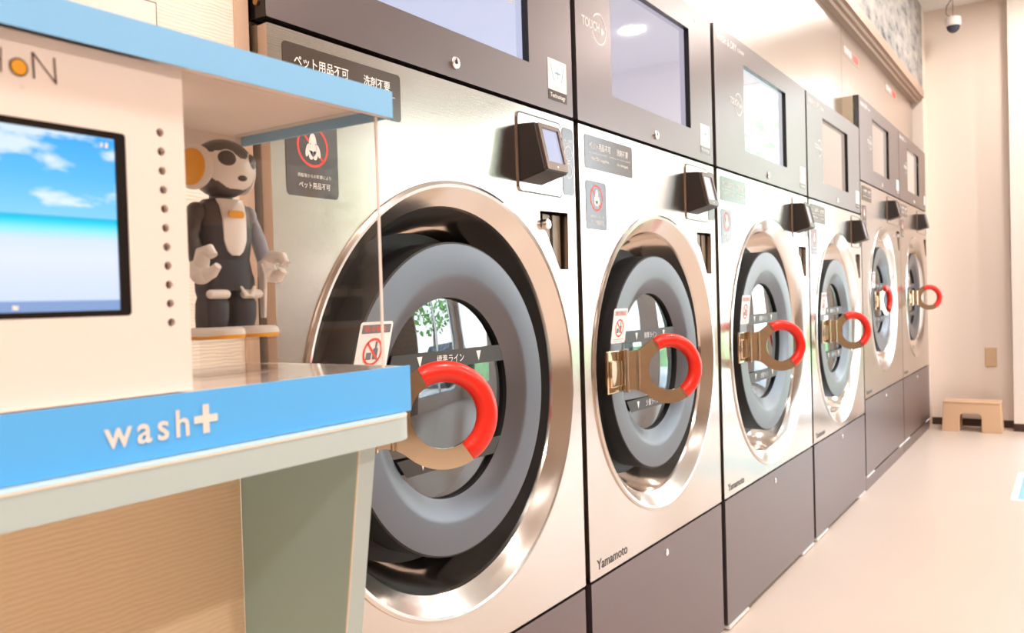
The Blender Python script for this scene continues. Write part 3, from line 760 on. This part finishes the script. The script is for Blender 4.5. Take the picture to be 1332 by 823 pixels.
# name logo: H, orange o, N and the small kana below
LX = .4106
deco('name_letter', [(bar(.2795, 1.3380, .2790, 1.3215, .0012), []), (bar(.2690, 1.3380, .2690, 1.3215, .0012), []), (bar(.2690, 1.3300, .2790, 1.3300, .0012), [])], 'brown_ink', k, LX)
deco('name_letter', [(bar(.3001, 1.3395, .3006, 1.3215, .0013), []), (bar(.3000, 1.3393, .3155, 1.3212, .0010), []), (bar(.3148, 1.3388, .3155, 1.3206, .0013), [])], 'brown_ink', k, LX)
deco('name_letter', [(circ(.2907, 1.3272, .0062, 32), [])], 'brown_ink', k, LX)
deco('name_dot', [(circ(.2907, 1.3272, .0051, 32), [])], 'orange', k, LX+.0003)
text('ン', .0035, .0032, 'grey_print', k, .2905, 1.3125, LX)
# canopy: white soffit with sky-blue rim
cn = MB().box(.182, .4185, YL, .6535, 1.3625, 1.3775).build('canopy', 'kwhite', k)
MB().box(.4185, .4200, YL, .6565, 1.3515, 1.3785).build('canopy_fascia', 'blue', cn)
MB().box(.182, .4185, .6536, .6565, 1.3515, 1.3785).build('canopy_end_rim', 'blue', cn)
MB().box(.4120, .4184, .417, .6535, 1.3516, 1.3624).build('canopy_front_lip', 'kwhite', cn)
MB().box(.180, .184, YL, .6535, 1.340, 1.3775).build('canopy_back_rim', 'kwhite', cn)
# clear case
MB().box(.190, .4095, .6395, .6425, 1.0953, 1.3623).build('case_side_pane', 'acrylic', k)
MB().box(.4096, .4110, .6395, .6427, 1.0953, 1.3514).build('case_pane_edge', 'acrylic_edge_highlight', k)
MB().box(.4075, .4095, .4172, .6393, 1.0953, 1.3515).build('case_front_pane', 'acrylic', k)

# acrylic riser for the robot
rs = root('display_riser', (.27, .555, 1.0946), 'clear acrylic riser block under the small robot in the display case', 'riser')
MB().box(.235, .300, .505, .612, 1.0953, 1.0985).box(.235, .300, .505, .612, 1.1275, 1.1302).build('riser_plate', 'acrylic', rs)
MB().box(.235, .238, .505, .612, 1.0986, 1.1274).box(.297, .300, .505, .612, 1.0986, 1.1274).build('riser_wall', 'acrylic', rs)

# ------------------------------------------------------------------ robot (built facing +X about its own base, then placed)
RX, RY, RZ = .268, .5595, 1.1303
rb = root('toy_robot', (RX, RY, RZ), 'small white and charcoal humanoid robot with orange ear discs, standing inside the clear case', 'robot')
ORG = Vector((0, 0, 0))
def rbuild(mb, name, m, parent=rb, **kw): return mb.build(name, m, parent, True, **kw)
# head with mask pattern
hc = Vector((.002, 0, .1660)); hr = (.0300, .0310, .0290)
hb = MB(); hb.mat('rwhite'); hb.mat('rdark'); hb.ell(hc, hr, 96, 64)
bmesh.ops.recalc_face_normals(hb.b, faces=hb.b.faces)
for f in hb.b.faces:
    c = f.calc_center_median()-hc; v = Vector((c.x/hr[0], c.y/hr[1], c.z/hr[2])).normalized()
    a = math.degrees(math.atan2(v.y, v.x)); el = math.degrees(math.asin(max(-1, min(1, v.z))))
    aa = abs(a)
    up = 12+aa*.55 if aa < 30 else 30-(aa-30)*.12
    lo = -48+max(0, aa-25)*.62
    dark = el > up or el < lo or aa > 96
    f.material_index = 1 if dark else 0
head = rbuild(hb, 'head', None)
for s in (-1, 1):
    m = MB(); e = Matrix.Rotation(s*AL(33), 3, 'Z')
    c = hc+e @ Vector((.0258, 0, .005)); m.ell(c, (.0045, .0106, .0104), 28, 18, e @ Matrix.Rotation(AL(-6), 3, 'Y')); rbuild(m, 'eye_ring', 'rwhite', head)
    m = MB(); c = hc+e @ Vector((.0265, 0, .005)); m.ell(c, (.0050, .0094, .0092), 28, 18, e); rbuild(m, 'eye', 'reye', head)
    # ear disc
    m = MB(); yy = hc.y+s*.0300
    rot = Matrix.Rotation(s*AL(-12), 4, 'Z')
    m2 = MB(); m2.ell((0, 0, 0), (.0215, .0070, .0215), 40, 22); rbuild(m2, 'ear', 'rwhite', head, xf=Matrix.Translation((hc.x-.0045, yy, hc.z-.001)) @ rot)
    m3 = MB(); m3.ell((0, 0, 0), (.0170, .0046, .0178), 40, 20); rbuild(m3, 'ear_disc', 'orange', head, xf=Matrix.Translation((hc.x-.0045, yy+s*.0040, hc.z-.001)) @ rot)
m = MB(); m.ell(hc+Vector((.0270, 0, -.0115)), (.0035, .0055, .0030), 24, 14); rbuild(m, 'mouth', 'rdark', head)
# neck, torso
m = MB(); m.zlathe([(.0105, .128), (.0115, .142)], -.002, 0, 24); rbuild(m, 'neck', 'rdark')
def sect(pr, seg=36):
    """stack of super-ellipse sections (z, cx, rx, ry)"""
    m = MB(); rows = []
    for z, cx, rx, ry in pr:
        row = []
        for q in range(seg):
            t = 2*PI*q/seg; cs, sn = math.cos(t), math.sin(t); p = .72
            row.append(m.b.verts.new((cx+rx*math.copysign(abs(cs)**p, cs), ry*math.copysign(abs(sn)**p, sn), z)))
        rows.append(row)
    for i in range(len(rows)-1):
        for q in range(seg): m._f([rows[i][q], rows[i][(q+1) % seg], rows[i+1][(q+1) % seg], rows[i+1][q]])
    m._f(rows[0][::-1]); m._f(rows[-1]); return m
rbuild(sect([(.070, 0, .0150, .0240), (.080, 0, .0170, .0255), (.098, 0, .0185, .0280), (.116, 0, .0175, .0290), (.128, -.001, .0145, .0260), (.134, -.001, .010, .0180)]), 'torso', 'rnavy')
rbuild(sect([(.1085, -.0012, .0192, .0292), (.116, -.0012, .0188, .0300), (.129, -.0015, .0158, .0272), (.1355, -.0015, .011, .0190)]), 'shoulder_shell', 'rdark')
# white chest plate, curved front
m = MB()
N = 14
pl = []
for q in range(N+1):
    t = q/N; z = .0800+.0555*t; w = (.0042+.0095*min(1, (t/.28))**.5) if t < .28 else .0137+.0008*(t-.28)
    xf_ = .0205 if z < .118 else .0205-.20*(z-.118)-(max(0, z-.128)**2)*40
    pl.append((z, w, xf_))
for z, w, x in pl[1:]:
    pass
prev = None
for z, w, x in pl:
    row = [m.b.verts.new((x-.0022*abs(s)**2-(.004 if abs(s) > .99 else 0), s*w, z)) for s in (-1.02, -.95, -.6, 0, .6, .95, 1.02)]
    if prev:
        for q in range(6): m._f([prev[q], prev[q+1], row[q+1], row[q]])
    prev = row
chest = rbuild(m, 'chest_plate', 'rwhite')
plate('chest_mark', [rrect(-.0090, .0090, .1165, .1235, .0034)], 'orange', chest, .0198, .0214)
# hips / legs
rbuild(sect([(.046, 0, .0160, .0285), (.060, 0, .0170, .0290), (.078, 0, .0160, .0250)]), 'hips', 'rnavy')
for s in (-1, 1):
    m = sect([(.006, -.002, .0130, .0125), (.020, 0, .0150, .0140), (.034, .001, .0148, .0140), (.040, 0, .0125, .0120), (.046, 0, .0145, .0130), (.058, 0, .0150, .0130), (.066, 0, .012, .011)])
    lg = rbuild(m, 'leg', 'rnavy', xf=Matrix.Translation((0, s*.0165, 0)))
    m = MB(); m.tube([(.0150, s*.0195-.0075, .0425), (.0160, s*.0195, .0425), (.0150, s*.0195+.0075, .0425)], .0045, 16)
    m.ell((.0150, s*.0195-.0085, .0425), (.0045, .0045, .0045), 14, 10); m.ell((.0150, s*.0195+.0085, .0425), (.0045, .0045, .0045), 14, 10)
    rbuild(m, 'knee_band', 'rwhite', lg)
    # foot
    m = MB(); fo = []
    for q in range(36):
        t = 2*PI*q/36; cs, sn = math.cos(t), math.sin(t)
        fo.append((.011+.030*math.copysign(abs(cs)**.6, cs), s*.0205+.0185*math.copysign(abs(sn)**.6, sn)))
    rows = [[m.b.verts.new((.011+(x-.011)*k_, s*.0205+(y-s*.0205)*k_, z)) for x, y in fo] for z, k_ in ((.0016, .97), (.0045, 1.0), (.0085, .97), (.0108, .86))]
    for i in range(3):
        for q in range(36): m._f([rows[i][q], rows[i][(q+1) % 36], rows[i+1][(q+1) % 36], rows[i+1][q]])
    m._f(rows[0][::-1]); m._f(rows[-1]); ft = rbuild(m, 'foot', 'rwhite')
    m = MB(); ro = [[m.b.verts.new((.011+(x-.011)*k_, s*.0205+(y-s*.0205)*k_, z+(.0016*max(0, (x-.020)/.02) if z > .001 else 0))) for x, y in fo] for z, k_ in ((0, .96), (.0018, 1.003), (.0026, .985))]
    for i in range(2):
        for q in range(36): m._f([ro[i][q], ro[i][(q+1) % 36], ro[i+1][(q+1) % 36], ro[i+1][q]])
    m._f(ro[0][::-1]); m._f(ro[-1]); rbuild(m, 'sole', 'orange', ft)
# white side shell on the far leg
m = MB(); m.prism([(.010, .0335, .018), (.016, .0335, .018), (.0185, .0335, .050), (.0185, .0335, .062), (.013, .0335, .074), (.008, .0335, .066)], (0, .0035, 0)); rbuild(m, 'hip_shell', 'rwhite', bevel=.001, angle=20)
# ribbon
m = MB(); m.tube([(.0185, .004, .050), (.0210, .008, .041), (.0225, .013, .040), (.022, .018, .050)], [.0012, .0028, .0030, .0016], 12); rbuild(m, 'ribbon', 'rwhite')
# arms
for s in (-1, 1):
    if s < 0: P = [(-.001, -.0300, .121), (-.001, -.0360, .098), (.008, -.0355, .070)]
    else: P = [(-.001, .0300, .121), (.001, .0415, .098), (.008, .0440, .072)]
    m = MB(); m.ell(P[0], (.0105, .0090, .0110), 20, 14); m.tube(P, [.0085, .0078, .0072], 16); arm = rbuild(m, 'arm', 'rdark' if s < 0 else 'rgrey')
    h = Vector(P[2])
    m = MB(); m.tube([h+Vector((0, 0, .004)), h+Vector((.003, 0, -.010))], [.0082, .0102], 18)
    m.ell(h+Vector((.0035, 0, -.009)), (.0105, .0098, .0090), 20, 14)
    if s < 0:
        m.tube([h+Vector((.003, 0, -.002)), h+Vector((.009, -.001, .012)), h+Vector((.017, 0, .014)), h+Vector((.021, .001, .008))], [.0080, .0070, .0058, .0046], 14)
        m.tube([h+Vector((.006, .001, -.009)), h+Vector((.018, .002, -.007)), h+Vector((.025, .003, -.001))], [.0078, .0055, .0036], 14)
    else:
        m.tube([h+Vector((.0, 0, .002)), h+Vector((.008, .004, .008)), h+Vector((.018, .006, .007)), h+Vector((.023, .006, .0))], [.0080, .0072, .0062, .0050], 14)
        m.tube([h+Vector((.004, .001, -.010)), h+Vector((.016, .003, -.012)), h+Vector((.022, .004, -.006))], [.0082, .0066, .0045], 14)
    rbuild(m, 'hand', 'rwhite', arm)
head.rotation_euler = (0, 0, AL(4))
rb.scale = (1.05, 1.05, 1.05)

# printed card standing behind the robot, left
cd = root('printed_card', (.215, .52, 1.0955), 'white card with blue print standing upright behind the robot', 'card')
plate('card_sheet', [rrect(.498, .5395, 1.0955, 1.196, 0)], 'kwhite', cd, .214, .2148)
deco('card_print', [(rrect(.500, .5385, 1.190, 1.193, 0), [])]+[(circ(.5355, 1.135+.014*i, .0024, 12), []) for i in range(3)]+[(rrect(.505, .526, 1.172, 1.1735, 0), [])], 'blue_print', cd, .2151)

# ------------------------------------------------------------------ far end things
st = root('step_stool', (.31, 7.68, 0), 'tan plastic step stool with an arched cut-out against the far wall', 'step stool')
yf, yb = 7.60, 7.80
out = [(.100, 0), (.112, .224), (.122, .230), (.508, .230), (.518, .224), (.528, 0), (.384, 0), (.384, .120), (.374, .140), (.358, .148), (.254, .148), (.238, .140), (.230, .120), (.230, 0)]
m = MB(); m.prism([(x, yf, z) for x, z in out], (0, .016, 0)); m.build('front_panel', 'stool', st, bevel=.004)
m = MB(); m.prism([(x, yb-.016, z) for x, z in out], (0, .016, 0)); m.build('rear_panel', 'stool', st, bevel=.004)
MB().box(.110, .520, yf-.004, yb+.004, .230, .244).build('step_top', 'stool', st, bevel=.005)
for a, b in ((.100, .112), (.528, .516)):
    m = MB(); m.hexa([(a, yf+.0165, 0), (a+(.012 if a < .3 else -.012), yf+.0165, 0), (b+(.012 if a < .3 else -.012), yf+.0165, .229), (b, yf+.0165, .229)], [(a, yb-.0165, 0), (a+(.012 if a < .3 else -.012), yb-.0165, 0), (b+(.012 if a < .3 else -.012), yb-.0165, .229), (b, yb-.0165, .229)]); m.build('side_wall', 'stool', st)
world_origin()
o = tag(recenter(MB().box(.393, .479, YF-.012, YF, .500, .658).build('wall_plate', 'platetan', bevel=.012)), 'tan blank outlet cover plate on the far wall above the stool', 'wall plate')
# security camera hung near the far wall
cc = root('security_camera', (.235, 7.62, ZC), 'white dome security camera with black dome hanging from the ceiling', 'security camera')
cx, cy = .235, 7.62
MB().zlathe([(.040, 3.328), (.058, 3.320), (.060, 3.268), (.055, 3.264), (.053, 3.254), (.050, 3.254)], cx, cy, 36).build('camera_body', 'camwhite', cc, True)
m = MB(); m.ell((cx, cy, 3.256), (.050, .050, .056), 32, 20); m.build('camera_dome', 'camdome', cc, True)
MB().tube([(cx, cy, 3.325), (cx, cy, ZC)], .004, 12).build('camera_pendant', 'cable', cc, True)
m = MB(); pts = [(cx-.01, cy, 3.325), (cx-.05, cy, 3.36), (cx-.045, cy, 3.42), (cx-.015, cy, 3.46), (cx-.012, cy-.01, 3.499)]
m.tube(pts, .005, 10); m.build('camera_cable', 'cable', cc, True)
tag(recenter(MB().box(-.0352, -.0315, .10, .692, 1.20, 1.578).build('access_panel', 'panelpink', bevel=.001)), 'flat pale access panel on the cream wall behind the kiosk screen', 'wall panel')
ap = bpy.data.objects['access_panel']; ORG = Vector(ap.location)
MB().box(-.0352, -.0336, .098, .6945, 1.198, 1.5805).build('panel_gap', 'cable', ap); world_origin()
# small number labels above the machines
world_origin()
def label_strip(y0, z, lab, red):
    r = root('number_label', (-.09, y0, z), lab, 'label')
    b = plate('label_plate', [rrect(y0, y0+.46, z-.035, z+.035, .004)], 'steel_fascia', r, -.0906, -.0885)
    deco('label_print', [(rrect(y0+.03+.05*q, y0+.065+.05*q, z-.020, z+.020, .004), []) for q in range(4)], 'grey_print', r, -.0880)
    deco('label_mark', [(rrect(y0+.27, y0+.41, z-.022, z+.022, .008), [])], 'red_print', r, -.0880)
label_strip(5.17, 2.575, 'small white label with red mark on the steel wall above the fifth machine', True)
label_strip(6.50, 2.615, 'small pale label on the steel wall above the last machine', False)
# floor marker
fm = root('floor_marker', (.93, 5.65, 0), 'teal floor sticker with white border at right edge of the floor', 'floor sticker')
MB().box(.705, 1.15, 5.25, 6.05, .0002, .0012).build('marker_border', 'white', fm)
MB().box(.738, 1.12, 5.29, 6.01, .0013, .0018).build('marker_field', 'teal', fm)

# ------------------------------------------------------------------ light
w = bpy.data.worlds.new('world'); sc.world = w; w.use_nodes = True
nt = w.node_tree; bg = nt.nodes['Background']
tc = nt.nodes.new('ShaderNodeTexCoord'); sp = nt.nodes.new('ShaderNodeSeparateXYZ'); nt.links.new(tc.outputs['Generated'], sp.inputs[0])
cr = nt.nodes.new('ShaderNodeValToRGB'); cr.color_ramp.elements[0].position = .0; cr.color_ramp.elements[0].color = (.95, .97, 1, 1)
cr.color_ramp.elements[1].position = .7; cr.color_ramp.elements[1].color = (.55, .74, 1, 1)
nt.links.new(sp.outputs['Z'], cr.inputs[0]); nt.links.new(cr.outputs[0], bg.inputs['Color'])
bg.inputs['Strength'].default_value = 5.6
sun = bpy.data.lights.new('sun', 'SUN'); so = bpy.data.objects.new('sun', sun); C.objects.link(so)
sun.energy = 6; sun.angle = .02; sun.color = (1, .95, .86); so.rotation_euler = (AL(42), 0, AL(-45))

sc.cycles.use_denoising = True
sc.cycles.max_bounces = 10; sc.cycles.diffuse_bounces = 5; sc.cycles.glossy_bounces = 5; sc.cycles.transparent_max_bounces = 16
sc.cycles.sample_clamp_indirect = 8
sc.cycles.caustics_reflective = False; sc.cycles.caustics_refractive = False
vs = sc.view_settings; vs.view_transform = 'Standard'; vs.look = 'None'; vs.gamma = 1; vs.use_curve_mapping = False; vs.exposure = .55
